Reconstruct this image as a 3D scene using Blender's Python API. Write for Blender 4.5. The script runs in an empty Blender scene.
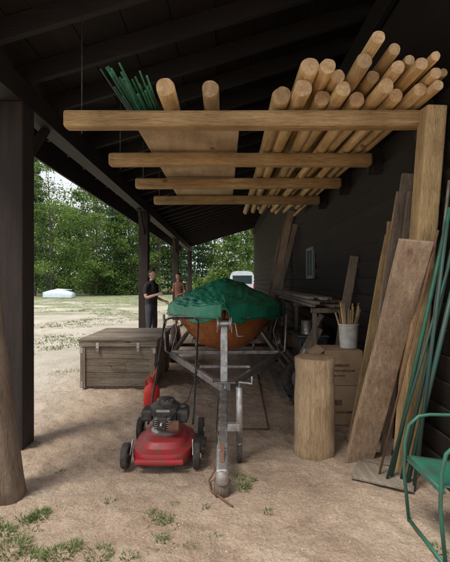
import bpy, bmesh, math, random
import numpy as np
from mathutils import Vector, Matrix, noise
random.seed(7); rng=np.random.default_rng(7)
S=bpy.context.scene
C=S.collection
def link(o): C.objects.link(o); return o
# ---------------------------------------------------------------- materials
def newmat(name):
    m=bpy.data.materials.new(name); m.use_nodes=True
    nt=m.node_tree; b=nt.nodes['Principled BSDF']
    return m,nt,b
def N(nt,t,**k):
    n=nt.nodes.new(t)
    for a,v in k.items(): setattr(n,a,v)
    return n
def ramp(nt,stops):
    r=N(nt,'ShaderNodeValToRGB'); e=r.color_ramp.elements
    while len(e)<len(stops): e.new(0.5)
    for i,(p,c) in enumerate(stops):
        e[i].position=p; e[i].color=(c[0],c[1],c[2],1)
    return r
def wood(name,c1,c2,stretch=(12,1,12),rough=.75,bump=.35,knots=True,var=.25,scale=1.0,grain=.6,blot=.7):
    m,nt,b=newmat(name); L=nt.links
    tc=N(nt,'ShaderNodeTexCoord'); mp=N(nt,'ShaderNodeMapping'); mp.inputs['Scale'].default_value=[s*scale for s in stretch]
    oi=N(nt,'ShaderNodeObjectInfo'); add=N(nt,'ShaderNodeVectorMath',operation='ADD'); mul=N(nt,'ShaderNodeMath',operation='MULTIPLY'); mul.inputs[1].default_value=37
    L.new(oi.outputs['Random'],mul.inputs[0]); L.new(tc.outputs['Object'],mp.inputs[0]); L.new(mp.outputs[0],add.inputs[0]); L.new(mul.outputs[0],add.inputs[1])
    n1=N(nt,'ShaderNodeTexNoise'); n1.inputs['Scale'].default_value=2.2; n1.inputs['Detail'].default_value=5; n1.inputs['Roughness'].default_value=.65; n1.inputs['Distortion'].default_value=.5
    L.new(add.outputs[0],n1.inputs['Vector'])
    r=ramp(nt,[(.3,c2),(.5,[(a+d)/2 for a,d in zip(c1,c2)]),(.68,c1)]); L.new(n1.outputs['Fac'],r.inputs[0])
    ng=N(nt,'ShaderNodeTexNoise'); ng.inputs['Scale'].default_value=11; ng.inputs['Detail'].default_value=3; ng.inputs['Roughness'].default_value=.8
    L.new(add.outputs[0],ng.inputs['Vector'])
    rg=ramp(nt,[(.33,(.38,.33,.29)),(.45,(.85,.83,.8)),(.7,(1.12,1.1,1.08))]); L.new(ng.outputs['Fac'],rg.inputs[0])
    mg=N(nt,'ShaderNodeMix',data_type='RGBA',blend_type='MULTIPLY'); mg.inputs[0].default_value=grain
    L.new(r.outputs[0],mg.inputs[6]); L.new(rg.outputs[0],mg.inputs[7])
    n2=N(nt,'ShaderNodeTexNoise'); n2.inputs['Scale'].default_value=2.5; n2.inputs['Detail'].default_value=4
    L.new(tc.outputs['Object'],n2.inputs['Vector'])
    r2=ramp(nt,[(.35,(.55,.5,.46)),(.6,(1,1,1))]); L.new(n2.outputs['Fac'],r2.inputs[0])
    mx=N(nt,'ShaderNodeMix',data_type='RGBA',blend_type='MULTIPLY'); mx.inputs[0].default_value=blot
    L.new(mg.outputs[2],mx.inputs[6]); L.new(r2.outputs[0],mx.inputs[7])
    hs=N(nt,'ShaderNodeHueSaturation'); mr=N(nt,'ShaderNodeMapRange'); mr.inputs[3].default_value=1-var; mr.inputs[4].default_value=1+var
    L.new(oi.outputs['Random'],mr.inputs[0]); L.new(mr.outputs[0],hs.inputs['Value']); L.new(mx.outputs[2],hs.inputs['Color'])
    out=hs.outputs[0]
    if knots:
        v=N(nt,'ShaderNodeTexVoronoi'); v.inputs['Scale'].default_value=3.2
        m2=N(nt,'ShaderNodeMapping'); m2.inputs['Scale'].default_value=[1 if s>2 else .55 for s in stretch]
        a2=N(nt,'ShaderNodeVectorMath',operation='ADD'); L.new(tc.outputs['Object'],m2.inputs[0]); L.new(m2.outputs[0],a2.inputs[0]); L.new(mul.outputs[0],a2.inputs[1])
        L.new(a2.outputs[0],v.inputs['Vector'])
        rk=ramp(nt,[(.05,(.22,.15,.1)),(.11,(1,1,1))]); L.new(v.outputs['Distance'],rk.inputs[0])
        mk_=N(nt,'ShaderNodeMix',data_type='RGBA',blend_type='MULTIPLY'); mk_.inputs[0].default_value=.8
        L.new(out,mk_.inputs[6]); L.new(rk.outputs[0],mk_.inputs[7]); out=mk_.outputs[2]
    L.new(out,b.inputs['Base Color']); b.inputs['Roughness'].default_value=rough
    bp=N(nt,'ShaderNodeBump'); bp.inputs['Strength'].default_value=bump; bp.inputs['Distance'].default_value=.01
    ad=N(nt,'ShaderNodeMath',operation='ADD'); L.new(n1.outputs['Fac'],ad.inputs[0]); L.new(ng.outputs['Fac'],ad.inputs[1])
    L.new(ad.outputs[0],bp.inputs['Height']); L.new(bp.outputs[0],b.inputs['Normal'])
    return m
def plain(name,c,rough=.5,metal=0,nz=.25,scale=9,bump=.1,dirt=None,spec=None):
    m,nt,b=newmat(name); L=nt.links
    tc=N(nt,'ShaderNodeTexCoord'); n=N(nt,'ShaderNodeTexNoise'); n.inputs['Scale'].default_value=scale; n.inputs['Detail'].default_value=5; n.inputs['Roughness'].default_value=.65
    L.new(tc.outputs['Object'],n.inputs['Vector'])
    c2=dirt if dirt else [x*(1-nz) for x in c]
    r=ramp(nt,[(.38,c2),(.6,c)]); L.new(n.outputs['Fac'],r.inputs[0]); L.new(r.outputs[0],b.inputs['Base Color'])
    mr=N(nt,'ShaderNodeMapRange'); mr.inputs[3].default_value=min(1,rough+.2); mr.inputs[4].default_value=max(.05,rough-.1); L.new(n.outputs['Fac'],mr.inputs[0]); L.new(mr.outputs[0],b.inputs['Roughness'])
    b.inputs['Metallic'].default_value=metal
    bp=N(nt,'ShaderNodeBump'); bp.inputs['Strength'].default_value=bump; bp.inputs['Distance'].default_value=.01
    L.new(n.outputs['Fac'],bp.inputs['Height']); L.new(bp.outputs[0],b.inputs['Normal'])
    return m
M={}
M['log']=wood('peeled_log_wood',(.8,.58,.3),(.5,.31,.13),(12,.9,12),bump=.5,blot=.5)
M['logv']=wood('peeled_post_wood',(.72,.54,.34),(.46,.32,.18),(16,16,.8),bump=.9,var=.1,grain=.9)
M['oldlog']=wood('weathered_log_wood',(.33,.25,.18),(.16,.11,.08),(12,12,.7),bump=.9,var=.1)
M['end']=wood('log_end_grain',(.74,.54,.31),(.44,.28,.14),(7,7,7),knots=False,bump=.6)
M['beam']=wood('rack_beam_wood',(.66,.46,.22),(.4,.25,.11),(.8,14,14),bump=.6,var=.15,grain=.95)
M['plankv']=wood('plank_wood',(.5,.37,.26),(.27,.185,.125),(18,18,.7),bump=.6,var=.15,grain=.8)
M['yellow']=wood('timber_wood',(.6,.43,.22),(.4,.27,.13),(18,18,.6),bump=.6,var=.1,grain=.9)
M['greyv']=wood('weathered_plank_wood',(.34,.27,.21),(.15,.115,.085),(18,18,.7),bump=.7)
M['greyy']=wood('grey_lumber_wood',(.4,.35,.29),(.18,.145,.11),(18,.7,18),bump=.7)
M['chest']=wood('weathered_chest_wood',(.34,.29,.23),(.16,.13,.1),(.9,8,20),bump=.9,var=.3,rough=.9,grain=.9)
M['ply']=wood('plywood',(.64,.47,.3),(.46,.32,.19),(6,.8,6),bump=.15,var=.05,grain=.3)
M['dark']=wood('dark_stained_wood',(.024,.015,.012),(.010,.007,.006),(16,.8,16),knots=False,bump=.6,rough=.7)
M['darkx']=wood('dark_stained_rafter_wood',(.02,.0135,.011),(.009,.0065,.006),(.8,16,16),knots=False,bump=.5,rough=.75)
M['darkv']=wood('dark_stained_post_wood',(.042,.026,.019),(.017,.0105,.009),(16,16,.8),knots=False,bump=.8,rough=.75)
M['galv']=plain('galvanised_steel',(.5,.5,.5),.42,.75,scale=14,dirt=(.3,.27,.24))
M['rust']=plain('rusty_steel',(.2,.1,.06),.8,.2,scale=20)
M['rubber']=plain('rubber',(.025,.024,.023),.8,scale=25,dirt=(.07,.055,.045))
M['black']=plain('black_engine_plastic',(.02,.02,.02),.45,scale=20,dirt=(.07,.06,.05))
M['red']=plain('red_paint',(.36,.02,.03),.42,scale=14,dirt=(.2,.045,.035))
M['redp']=plain('red_plastic',(.6,.03,.02),.45,scale=8,nz=.15)
M['white']=plain('white_plastic',(.7,.68,.63),.5,scale=12,dirt=(.5,.47,.42))
M['whitep']=plain('white_paint',(.78,.79,.8),.35,scale=4,nz=.06)
M['glass']=plain('window_glass',(.03,.045,.05),.1,scale=2,nz=.1,bump=.0)
M['green']=plain('green_metal_paint',(.02,.13,.085),.5,scale=12,dirt=(.035,.085,.06))
M['stake']=plain('green_stake_coating',(.03,.22,.1),.5,scale=12,dirt=(.03,.14,.07))
M['greend']=plain('dark_green_metal_paint',(.02,.075,.058),.45,scale=12,dirt=(.04,.06,.05))
M['card']=plain('cardboard',(.5,.35,.21),.85,scale=5,dirt=(.4,.27,.16))
M['ink']=plain('printed_ink',(.12,.07,.05),.85,scale=30,dirt=(.3,.2,.12))
M['hull']=wood('varnished_hull_wood',(.62,.23,.07),(.38,.12,.035),(10,.8,10),knots=False,bump=.1,rough=.3,var=0)
M['rope']=plain('rope',(.5,.45,.36),.9,scale=40)
M['skin']=plain('skin',(.5,.3,.22),.55,scale=6,nz=.1)
M['shirt']=plain('black_tshirt_cloth',(.018,.018,.02),.9,scale=12)
M['shirt2']=plain('rust_red_shirt_cloth',(.2,.09,.06),.9,scale=12)
M['pants']=plain('dark_trouser_cloth',(.05,.05,.065),.9,scale=12)
M['hair']=plain('dark_hair',(.03,.02,.015),.7,scale=60,bump=.5)
M['blue']=plain('pale_blue_boat_paint',(.55,.64,.72),.45,scale=3,nz=.15)
M['bark']=wood('bark',(.13,.105,.09),(.05,.04,.033),(3,3,.6),knots=False,bump=.8,var=.2)
m,nt,b=newmat('green_tarp_fabric'); L=nt.links
tc=N(nt,'ShaderNodeTexCoord'); n=N(nt,'ShaderNodeTexNoise'); n.inputs['Scale'].default_value=3; n.inputs['Detail'].default_value=6; n.inputs['Roughness'].default_value=.7
L.new(tc.outputs['Object'],n.inputs['Vector']); r=ramp(nt,[(.3,(.012,.17,.1)),(.55,(.02,.25,.14)),(.75,(.06,.33,.2))]); L.new(n.outputs['Fac'],r.inputs[0]); L.new(r.outputs[0],b.inputs['Base Color'])
b.inputs['Roughness'].default_value=.42
n3=N(nt,'ShaderNodeTexNoise'); n3.inputs['Scale'].default_value=7; n3.inputs['Detail'].default_value=4; n3.inputs['Distortion'].default_value=1.2; L.new(tc.outputs['Object'],n3.inputs['Vector'])
bp=N(nt,'ShaderNodeBump'); bp.inputs['Strength'].default_value=.6; bp.inputs['Distance'].default_value=.03; L.new(n3.outputs['Fac'],bp.inputs['Height']); L.new(bp.outputs[0],b.inputs['Normal'])
M['tarp']=m
def leafmat(name,ca,cb,cc,ns=.35,tr=.4):
    m,nt,b=newmat(name); L=nt.links
    g=N(nt,'ShaderNodeNewGeometry'); n=N(nt,'ShaderNodeTexNoise'); n.inputs['Scale'].default_value=ns; n.inputs['Detail'].default_value=2
    L.new(g.outputs['Position'],n.inputs['Vector'])
    ad=N(nt,'ShaderNodeMath',operation='MULTIPLY_ADD'); ad.inputs[1].default_value=.35; L.new(g.outputs['Random Per Island'],ad.inputs[0]); L.new(n.outputs['Fac'],ad.inputs[2])
    r=ramp(nt,[(.45,ca),(.68,cb),(.92,cc)]); L.new(ad.outputs[0],r.inputs[0]); L.new(r.outputs[0],b.inputs['Base Color']); b.inputs['Roughness'].default_value=.6
    t=N(nt,'ShaderNodeBsdfTranslucent'); L.new(r.outputs[0],t.inputs[0]); mx=N(nt,'ShaderNodeMixShader'); mx.inputs[0].default_value=tr
    L.new(b.outputs[0],mx.inputs[1]); L.new(t.outputs[0],mx.inputs[2]); L.new(mx.outputs[0],nt.nodes['Material Output'].inputs[0])
    return m
M['leaf']=leafmat('foliage',(.035,.085,.016),(.12,.21,.04),(.27,.38,.09),.5)
M['pine']=leafmat('conifer_foliage',(.02,.06,.022),(.05,.115,.04),(.11,.19,.07),.5)
M['grass']=leafmat('grass_blades',(.08,.14,.03),(.15,.21,.06),(.27,.28,.12),3)
# ---------------------------------------------------------------- mesh helpers
def mk(name,verts,faces,mat,parent=None,smooth=False,mats=None,mi=None):
    me=bpy.data.meshes.new(name); me.from_pydata([tuple(v) for v in verts],[],faces); me.update()
    o=link(bpy.data.objects.new(name,me))
    for mm in (mats or [mat]): me.materials.append(mm)
    if mi is not None: me.polygons.foreach_set('material_index',mi)
    if smooth: me.polygons.foreach_set('use_smooth',[True]*len(me.polygons))
    if parent: par(o,parent)
    return o
def par(o,p):
    o.parent=p; o.matrix_parent_inverse=Matrix.Translation(-Vector(p.location))
def empty(name,loc=(0,0,0)):
    e=bpy.data.objects.new(name,None); e.location=loc; e.empty_display_size=.1; return link(e)
def bev(o,w=.004,seg=2):
    m=o.modifiers.new('b','BEVEL'); m.width=w; m.segments=seg; m.limit_method='ANGLE'; return o
def plank(name,p0,p1,w,t,wd,mat,parent=None,bv=.004,warp=0):
    p0=Vector(p0);p1=Vector(p1);a=(p1-p0).normalized();wd=Vector(wd);wd=(wd-a*wd.dot(a)).normalized();n=a.cross(wd)
    vs=[];k=2 if not warp else 9
    fs=[]
    ph=random.random()*6
    for i in range(k):
        f=i/(k-1); c=p0.lerp(p1,f)+n*warp*math.sin(f*math.pi)+wd*warp*.4*math.sin(f*5+ph)
        for sx,sy in((-1,-1),(1,-1),(1,1),(-1,1)): vs.append(c+wd*sx*w/2*(1+(warp*2*math.sin(f*9+ph)))+n*sy*t/2)
    for i in range(k-1):
        for j in range(4):
            q=i*4; fs.append((q+j,q+(j+1)%4,q+4+(j+1)%4,q+4+j))
    fs.append((3,2,1,0)); q=(k-1)*4; fs.append((q,q+1,q+2,q+3))
    o=mk(name,vs,fs,mat,parent)
    return bev(o,bv) if bv else o
def box(name,lo,hi,mat,parent=None,bv=.004):
    x0,y0,z0=lo;x1,y1,z1=hi
    return plank(name,((x0+x1)/2,(y0+y1)/2,z0),((x0+x1)/2,(y0+y1)/2,z1),x1-x0,y1-y0,(1,0,0),mat,parent,bv)
def tube(name,pts,r,mat,parent=None,n=10,caps=True,endmat=None,wob=0,seed=0,smooth=True):
    pts=[Vector(p) for p in pts]; rs=r if isinstance(r,(list,tuple)) else [r]*len(pts)
    vs=[];fs=[];mi=[]
    t=(pts[1]-pts[0]).normalized(); u=t.orthogonal().normalized()
    for i,p in enumerate(pts):
        if i==0: t=(pts[1]-pts[0])
        elif i==len(pts)-1: t=pts[i]-pts[i-1]
        else: t=pts[i+1]-pts[i-1]
        t.normalize(); u=(u-t*u.dot(t)).normalized(); v=t.cross(u)
        for j in range(n):
            a=2*math.pi*j/n; rr=rs[i]
            if wob: rr*=1+wob*noise.noise(Vector((math.cos(a)*1.2+seed*7.3,math.sin(a)*1.2,i*.45+seed)))
            vs.append(p+(u*math.cos(a)+v*math.sin(a))*rr)
    for i in range(len(pts)-1):
        for j in range(n):
            fs.append((i*n+j,i*n+(j+1)%n,(i+1)*n+(j+1)%n,(i+1)*n+j)); mi.append(0)
    if caps:
        fs.append(tuple(range(n-1,-1,-1))); fs.append(tuple((len(pts)-1)*n+j for j in range(n))); mi+=[1 if endmat else 0]*2
    o=mk(name,vs,fs,mat,parent,mats=[mat]+([endmat] if endmat else []),mi=mi)
    if smooth: o.data.polygons.foreach_set('use_smooth',[len(f)==4 for f in fs])
    return o
def lathe(name,prof,c,axis,mat,parent=None,n=28,smooth=True):
    ax=Vector(axis).normalized();u=ax.orthogonal().normalized();v=ax.cross(u);c=Vector(c);vs=[];fs=[]
    for (r,h) in prof:
        for j in range(n):
            a=2*math.pi*j/n; vs.append(c+ax*h+(u*math.cos(a)+v*math.sin(a))*max(r,1e-4))
    for i in range(len(prof)-1):
        for j in range(n): fs.append((i*n+j,i*n+(j+1)%n,(i+1)*n+(j+1)%n,(i+1)*n+j))
    o=mk(name,vs,fs,mat,parent,smooth)
    m=o.modifiers.new('e','EDGE_SPLIT'); m.split_angle=math.radians(40); return o
def wheel(name,c,axis,R,w,parent,hub=None):
    h=w/2
    lathe(name+'_tire',[(R*.6,-h*.8),(R*.72,-h),(R*.93,-h),(R,-h*.6),(R*.985,-h*.2),(R,0),(R*.985,h*.2),(R,h*.6),(R*.93,h),(R*.72,h),(R*.6,h*.8),(R*.6,-h*.8)],c,axis,M['rubber'],parent)
    lathe(name+'_hub',[(0,-h*.9),(R*.15,-h*.9),(R*.2,-h*.5),(R*.5,-h*.4),(R*.61,-h*.8),(R*.61,h*.8),(R*.5,h*.4),(R*.2,h*.5),(R*.15,h*.9),(0,h*.9)],c,axis,hub or M['white'],parent)
def logobj(name,p0,p1,r0,r1,parent=None,mat=None,seed=0,bend=.02,n=22,k=14,em=None,wob=.13):
    p0=Vector(p0);p1=Vector(p1);pts=[];rs=[]
    for i in range(k):
        f=i/(k-1);c=p0.lerp(p1,f); s=math.sin(f*math.pi)*bend
        c+=Vector((s*math.sin(seed*2.1),0,s*math.cos(seed*1.7)*.6)) if abs((p1-p0).y)>abs((p1-p0).z) else Vector((s*math.sin(seed),s*math.cos(seed),0))
        pts.append(c); rs.append(r0+(r1-r0)*f)
    t=(p1-p0).normalized()*.008
    pts=[pts[0]-t]+pts+[pts[-1]+t]; rs=[rs[0]*.93]+rs+[rs[-1]*.93]
    return tube(name,pts,rs,mat or M['log'],parent,n=n,endmat=em or M['end'],wob=wob,seed=seed)
# ---------------------------------------------------------------- ground
pits=[(random.uniform(-2.6,1.4),random.uniform(1.9,6.2),random.uniform(.07,.15),random.random()*6.28) for _ in range(170)]
from collections import defaultdict
cell=defaultdict(list)
for p in pits:
    for i in range(-1,2):
        for j in range(-1,2): cell[(int(p[0]//.4)+i,int(p[1]//.4)+j)].append(p)
def gz(x,y):
    d=max(0,1-max(0,(abs(x)+max(0,y-10)-6))/12)
    v=Vector((x,y,0)); z=0
    for (px,py,r,a) in cell.get((int(x//.4),int(y//.4)),()):
        dx,dy=x-px,y-py; u=(dx*math.cos(a)+dy*math.sin(a))/(r*1.5); w=(-dx*math.sin(a)+dy*math.cos(a))/(r*.7); q=u*u+w*w
        if q<4: z+=-.012*math.exp(-q*1.6)+.006*math.exp(-(math.sqrt(q)-1.2)**2*8)
    return d*(.014*noise.noise(v*1.7)+.013*noise.noise(v*5)+.011*noise.noise(v*13)+z)-.006
def graded(lo,hi,dlo,dhi,step,grow):
    a=list(np.arange(dlo,dhi,step)); s=step
    x=a[-1]
    while x<hi: s*=grow; x+=s; a.append(x)
    x=a[0]; s=step
    while x>lo: s*=grow; x-=s; a.insert(0,x)
    return a
xs=graded(-300,300,-3.0,2.0,.026,1.12); ys=graded(-200,400,1.8,6.5,.026,1.1)
vs=[(x,y,gz(x,y)) for y in ys for x in xs]; nx=len(xs)
fs=[(j*nx+i,j*nx+i+1,(j+1)*nx+i+1,(j+1)*nx+i) for j in range(len(ys)-1) for i in range(nx-1)]
m,nt,b=newmat('sandy_dirt_ground'); L=nt.links
g=N(nt,'ShaderNodeNewGeometry'); sep=N(nt,'ShaderNodeSeparateXYZ'); L.new(g.outputs['Position'],sep.inputs[0])
def nz(scale,det=4,rough=.65,dist=0):
    n=N(nt,'ShaderNodeTexNoise'); n.inputs['Scale'].default_value=scale; n.inputs['Detail'].default_value=det; n.inputs['Roughness'].default_value=rough; n.inputs['Distortion'].default_value=dist; L.new(g.outputs['Position'],n.inputs['Vector']); return n
def mixc(f,a,bb,bt='MIX'):
    mx=N(nt,'ShaderNodeMix',data_type='RGBA',blend_type=bt)
    for s,v in((0,f),(6,a),(7,bb)):
        if hasattr(v,'node'): L.new(v,mx.inputs[s])
        elif s==0: mx.inputs[0].default_value=v
        else: mx.inputs[s].default_value=(*v,1)
    return mx.outputs[2]
def mth(op,a,bb=None,c=None,cl=False):
    n=N(nt,'ShaderNodeMath',operation=op); n.use_clamp=cl
    for i,v in enumerate((a,bb,c)):
        if v is None: continue
        if hasattr(v,'node'): L.new(v,n.inputs[i])
        else: n.inputs[i].default_value=v
    return n.outputs[0]
a=nz(1.3,8,.78); r1=ramp(nt,[(.32,(.27,.19,.135)),(.48,(.41,.305,.225)),(.66,(.54,.43,.33))]); L.new(a.outputs[0],r1.inputs[0])
fine=nz(55,4,.75); rf=ramp(nt,[(.33,(.5,.45,.41)),(.5,(.95,.93,.9)),(.72,(1.2,1.18,1.15))]); L.new(fine.outputs[0],rf.inputs[0])
col=mixc(.7,r1.outputs[0],rf.outputs[0],'MULTIPLY')
big=nz(.6,6,.7)
gr=ramp(nt,[(.3,(.42,.38,.31)),(.55,(.6,.55,.47)),(.75,(.68,.64,.56))]); L.new(big.outputs[0],gr.inputs[0])
outm=mth('MULTIPLY_ADD',mth('ADD',sep.outputs[0],mth('MULTIPLY',big.outputs[0],1.4)),-.8,-.7,True)
col=mixc(outm,col,mixc(.5,gr.outputs[0],rf.outputs[0],'MULTIPLY'))
gn=nz(.33,5,.7,.6); far=mth('MULTIPLY_ADD',sep.outputs[1],.012,-.08); gm=mth('MULTIPLY_ADD',mth('ADD',gn.outputs[0],far),9,-5.6,True)
farm=mth('MULTIPLY_ADD',mth('ADD',sep.outputs[1],mth('MULTIPLY',gn.outputs[0],16)),.18,-9.3,True)
gm=mth('MAXIMUM',mth('MULTIPLY',gm,outm),farm)
sm_=nz(8,5,.8)
gcol=ramp(nt,[(.35,(.1,.15,.04)),(.6,(.19,.24,.08)),(.8,(.3,.3,.14))]); L.new(sm_.outputs[0],gcol.inputs[0])
gm2=mth('MULTIPLY',gm,mth('MULTIPLY_ADD',sm_.outputs[0],3.0,-.8,True))
col=mixc(mth('MAXIMUM',gm2,farm),col,gcol.outputs[0])
vo=N(nt,'ShaderNodeTexVoronoi'); vo.inputs['Scale'].default_value=38; L.new(g.outputs['Position'],vo.inputs['Vector'])
sp=ramp(nt,[(.1,(1,1,1)),(.16,(0,0,0))]); L.new(vo.outputs['Distance'],sp.inputs[0])
spm=mth('MULTIPLY',mth('MULTIPLY',sp.outputs[0],.6),mth('GREATER_THAN',sm_.outputs[0],.5))
col=mixc(spm,col,(.15,.11,.08))
L.new(col,b.inputs['Base Color']); b.inputs['Roughness'].default_value=.95
bp=N(nt,'ShaderNodeBump'); bp.inputs['Strength'].default_value=.85; bp.inputs['Distance'].default_value=.03
hh=mth('ADD',nz(22,6,.75).outputs[0],mth('MULTIPLY',sm_.outputs[0],1.4)); L.new(hh,bp.inputs['Height']); L.new(bp.outputs[0],b.inputs['Normal'])
ground=mk('ground',vs,fs,m,smooth=True)
def scatter_bits(name,cnt,area,sz,mat,flat=.5,long=1):
    V=[];F=[]
    for i in range(cnt):
        x=random.uniform(*area[0]);y=random.uniform(area[1][0]**.5,area[1][1]**.5)**2
        s=random.uniform(*sz)*random.choice([.6,1,1]);a=random.random()*6.28;z=gz(x,y)
        lx=s*long*random.uniform(.6,1.3)
        k=len(V);ca,sa=math.cos(a),math.sin(a)
        for px,py,pz in((lx,0,0),(0,s,0),(-lx,0,0),(0,-s,0),(random.uniform(-.3,.3)*s,0,s*flat)):
            V.append((x+px*ca-py*sa,y+px*sa+py*ca,z+pz+.001))
        F+= [(k,k+1,k+4),(k+1,k+2,k+4),(k+2,k+3,k+4),(k+3,k,k+4)]
    return mk(name,V,F,mat)
scatter_bits('pebbles',2800,((-4,1.5),(1.9,9)),(.003,.011),plain('pebble_stone',(.46,.4,.34),.8,scale=60,dirt=(.22,.17,.13)))
scatter_bits('wood_chips',2000,((-2.2,1.5),(1.9,6)),(.002,.005),plain('wood_chip',(.55,.42,.27),.9,scale=60,dirt=(.16,.1,.06)),.4,4)
GV=[];GF=[]
def tuft(x,y,r,n,h):
    for i in range(n):
        a=random.random()*6.28;d=r*math.sqrt(random.random());px=x+d*math.cos(a);py=y+d*math.sin(a);z=gz(px,py) if y<12 else -.004
        b_=random.random()*6.28;w=random.uniform(.0015,.004)*(1 if y<8 else 3);hh=h*random.uniform(.4,1.2);ln=hh*random.uniform(.4,1.8);c_=a+random.uniform(-.8,.8)
        k=len(GV);dx,dy=math.cos(b_)*w,math.sin(b_)*w;lx,ly=math.cos(c_)*ln,math.sin(c_)*ln
        GV.extend([(px-dx,py-dy,z),(px+dx,py+dy,z),(px+dx*.8+lx*.35,py+dy*.8+ly*.35,z+hh*.6),(px-dx*.8+lx*.35,py-dy*.8+ly*.35,z+hh*.6),(px+lx,py+ly,z+hh)])
        GF.extend([(k,k+1,k+2,k+3),(k+3,k+2,k+4)])
def gpx(x,y): Y=600/(y-280); return ((x-225)*Y/400,Y)
for (x,y,r,n,h) in [(40,515,.07,180,.028),(28,518,.05,80,.024),(60,552,.09,220,.028),(12,548,.1,240,.032),(100,552,.08,150,.026),(75,545,.05,80,.022),(5,530,.06,110,.027),(30,560,.09,170,.03),(130,556,.05,50,.022),(243,487,.05,80,.045),(240,478,.04,50,.04),(252,480,.03,30,.03),(268,510,.03,24,.03),(165,520,.035,35,.025),(163,540,.035,35,.025),(150,512,.03,20,.02),(175,500,.03,18,.02),(205,505,.03,20,.025),(215,535,.03,20,.02),(190,545,.035,28,.022),(30,443,.08,60,.03),(438,548,.05,40,.03),(60,470,.04,20,.02),(110,500,.04,25,.02)]:
    X,Y=gpx(x,y); tuft(X,Y,r,n,h)
for i in range(280):
    x=random.uniform(-1.9,-.3);y=random.uniform(2.05,2.65)
    if noise.noise(Vector((x*2.2,y*2.2,5)))>.0+ (x+1.9)*.17: tuft(x,y,random.uniform(.02,.07),random.randint(4,16),.018)
for i in range(6200):
    y=4+random.random()**1.5*40; x=-2.4-random.random()*min(38,y*.9)
    if noise.noise(Vector((x*.33,y*.33,0)))*.5+.5+y*.004>.58: tuft(x,y,random.uniform(.05,.3),random.randint(8,18),random.uniform(.02,.05))
mk('grass',GV,GF,M['grass'])
# ---------------------------------------------------------------- trees
def quads(c,sz):
    n=len(c); d=rng.normal(size=(n,3)); d/=np.linalg.norm(d,axis=1)[:,None]; d2=rng.normal(size=(n,3)); e=np.cross(d,d2); e/=np.linalg.norm(e,axis=1)[:,None]
    s=(sz*rng.uniform(.5,1.3,n))[:,None]
    return np.stack([c-d*s,c-e*s*.55,c+d*s,c+e*s*.55],1).reshape(-1,3)
def tree_data(x,y,h,kind,nleaf,leaf):
    V=[];F=[]
    def seg(p,q,r0,r1,n=6):
        k=len(V);p=Vector(p);q=Vector(q);t=(q-p).normalized();u=t.orthogonal().normalized();v=t.cross(u)
        for c,r in((p,r0),(q,r1)):
            for j in range(n): a=j*6.2832/n; V.append(tuple(c+(u*math.cos(a)+v*math.sin(a))*r))
        for j in range(n): F.append((k+j,k+(j+1)%n,k+n+(j+1)%n,k+n+j))
    lean=random.uniform(-.05,.05)*h; r=h*.008+.02
    def at(f): return (x+lean*f*f,y,h*f-.1)
    for i in range(4): seg(at(i/4),at((i+1)/4),r*(1-i/4.5),r*(1-(i+1)/4.5))
    P=[]
    if kind=='c':
        n=nleaf; f=rng.uniform(.06,1,n)**.8; lay=np.floor(f*h/.7)*.7+rng.normal(0,.12,n)
        a=np.floor(rng.uniform(0,1,n)*9)/9*6.28+lay*2.3+rng.normal(0,.2,n); rad=((1-f)*h*.2+.15)*(1+.3*np.sin(lay*5+x)); rr=rad*np.sqrt(rng.uniform(.02,1,n))
        P=np.stack([x+lean*f*f+np.cos(a)*rr,y+np.sin(a)*rr,lay-rr*.25],1)
    elif kind=='s':
        K=14
        for k in range(K):
            a=random.random()*6.28; rr=h*.5*random.random(); c=np.array([x+math.cos(a)*rr,y+math.sin(a)*rr,h*random.uniform(.15,.8)])
            P.append(c+rng.normal(size=(nleaf//K,3))*np.array([1,1,.7])*h*random.uniform(.1,.2))
        P=np.concatenate(P); P[:,2]=np.abs(P[:,2])
    else:
        K=random.randint(26,40); cr=h*random.uniform(.17,.25); low=random.uniform(.1,.25)
        for k in range(K):
            f=random.uniform(low,1); w=math.sin(min(1,(1.08-f)/(1.08-low))*math.pi*.62+.25)
            a=random.random()*6.28; rr=cr*w*random.uniform(.3,1.15)
            c=np.array([x+lean*f+math.cos(a)*rr,y+math.sin(a)*rr,h*f*.97])
            seg(at(max(.1,f-.16)),tuple(c),r*.3,.015,4)
            P.append(c+rng.normal(size=(nleaf//K,3))*np.array([1.1,1.1,.4])*cr*random.uniform(.12,.34))
        P=np.concatenate(P)
    return V,F,quads(P,leaf)
def build_trees(name,specs,leafm):
    V=[];F=[];Q=[]
    for s in specs:
        v,f,q=tree_data(*s); k=len(V); V+=v; F+=[tuple(i+k for i in ff) for ff in f]; Q.append(q)
    Q=np.concatenate(Q); nv=len(V); nq=len(Q)//4
    me=bpy.data.meshes.new(name)
    allv=np.concatenate([np.array(V),Q]); faces=np.concatenate([np.array(F).reshape(-1,4),(np.arange(nq*4)+nv).reshape(-1,4)])
    me.vertices.add(len(allv)); me.vertices.foreach_set('co',allv.ravel())
    me.loops.add(faces.size); me.loops.foreach_set('vertex_index',faces.ravel())
    me.polygons.add(len(faces)); me.polygons.foreach_set('loop_start',np.arange(len(faces))*4); me.polygons.foreach_set('loop_total',np.full(len(faces),4))
    me.materials.append(M['bark']); me.materials.append(leafm)
    mi=np.ones(len(faces),int); mi[:len(F)]=0; me.polygons.foreach_set('material_index',mi)
    me.update(calc_edges=True); me.validate()
    return link(bpy.data.objects.new(name,me))
dec=[];con=[]
for row,(yy,hh,n) in enumerate([(49,(8,14),30),(56,(11,16),28),(66,(13,19),28)]):
    for i in range(n):
        x=-62+ (i+random.random())*92/n; h=random.uniform(*hh)*(1-.2*max(0,(x+10)/40)); y=yy+random.uniform(-3.5,3.5)
        (con if random.random()<.3 else dec).append((x,y,h,'d',2700,.19))
con=[(a,b_,h*1.1,'c',3000,.17) for a,b_,h,_,_,_ in con]
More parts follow.
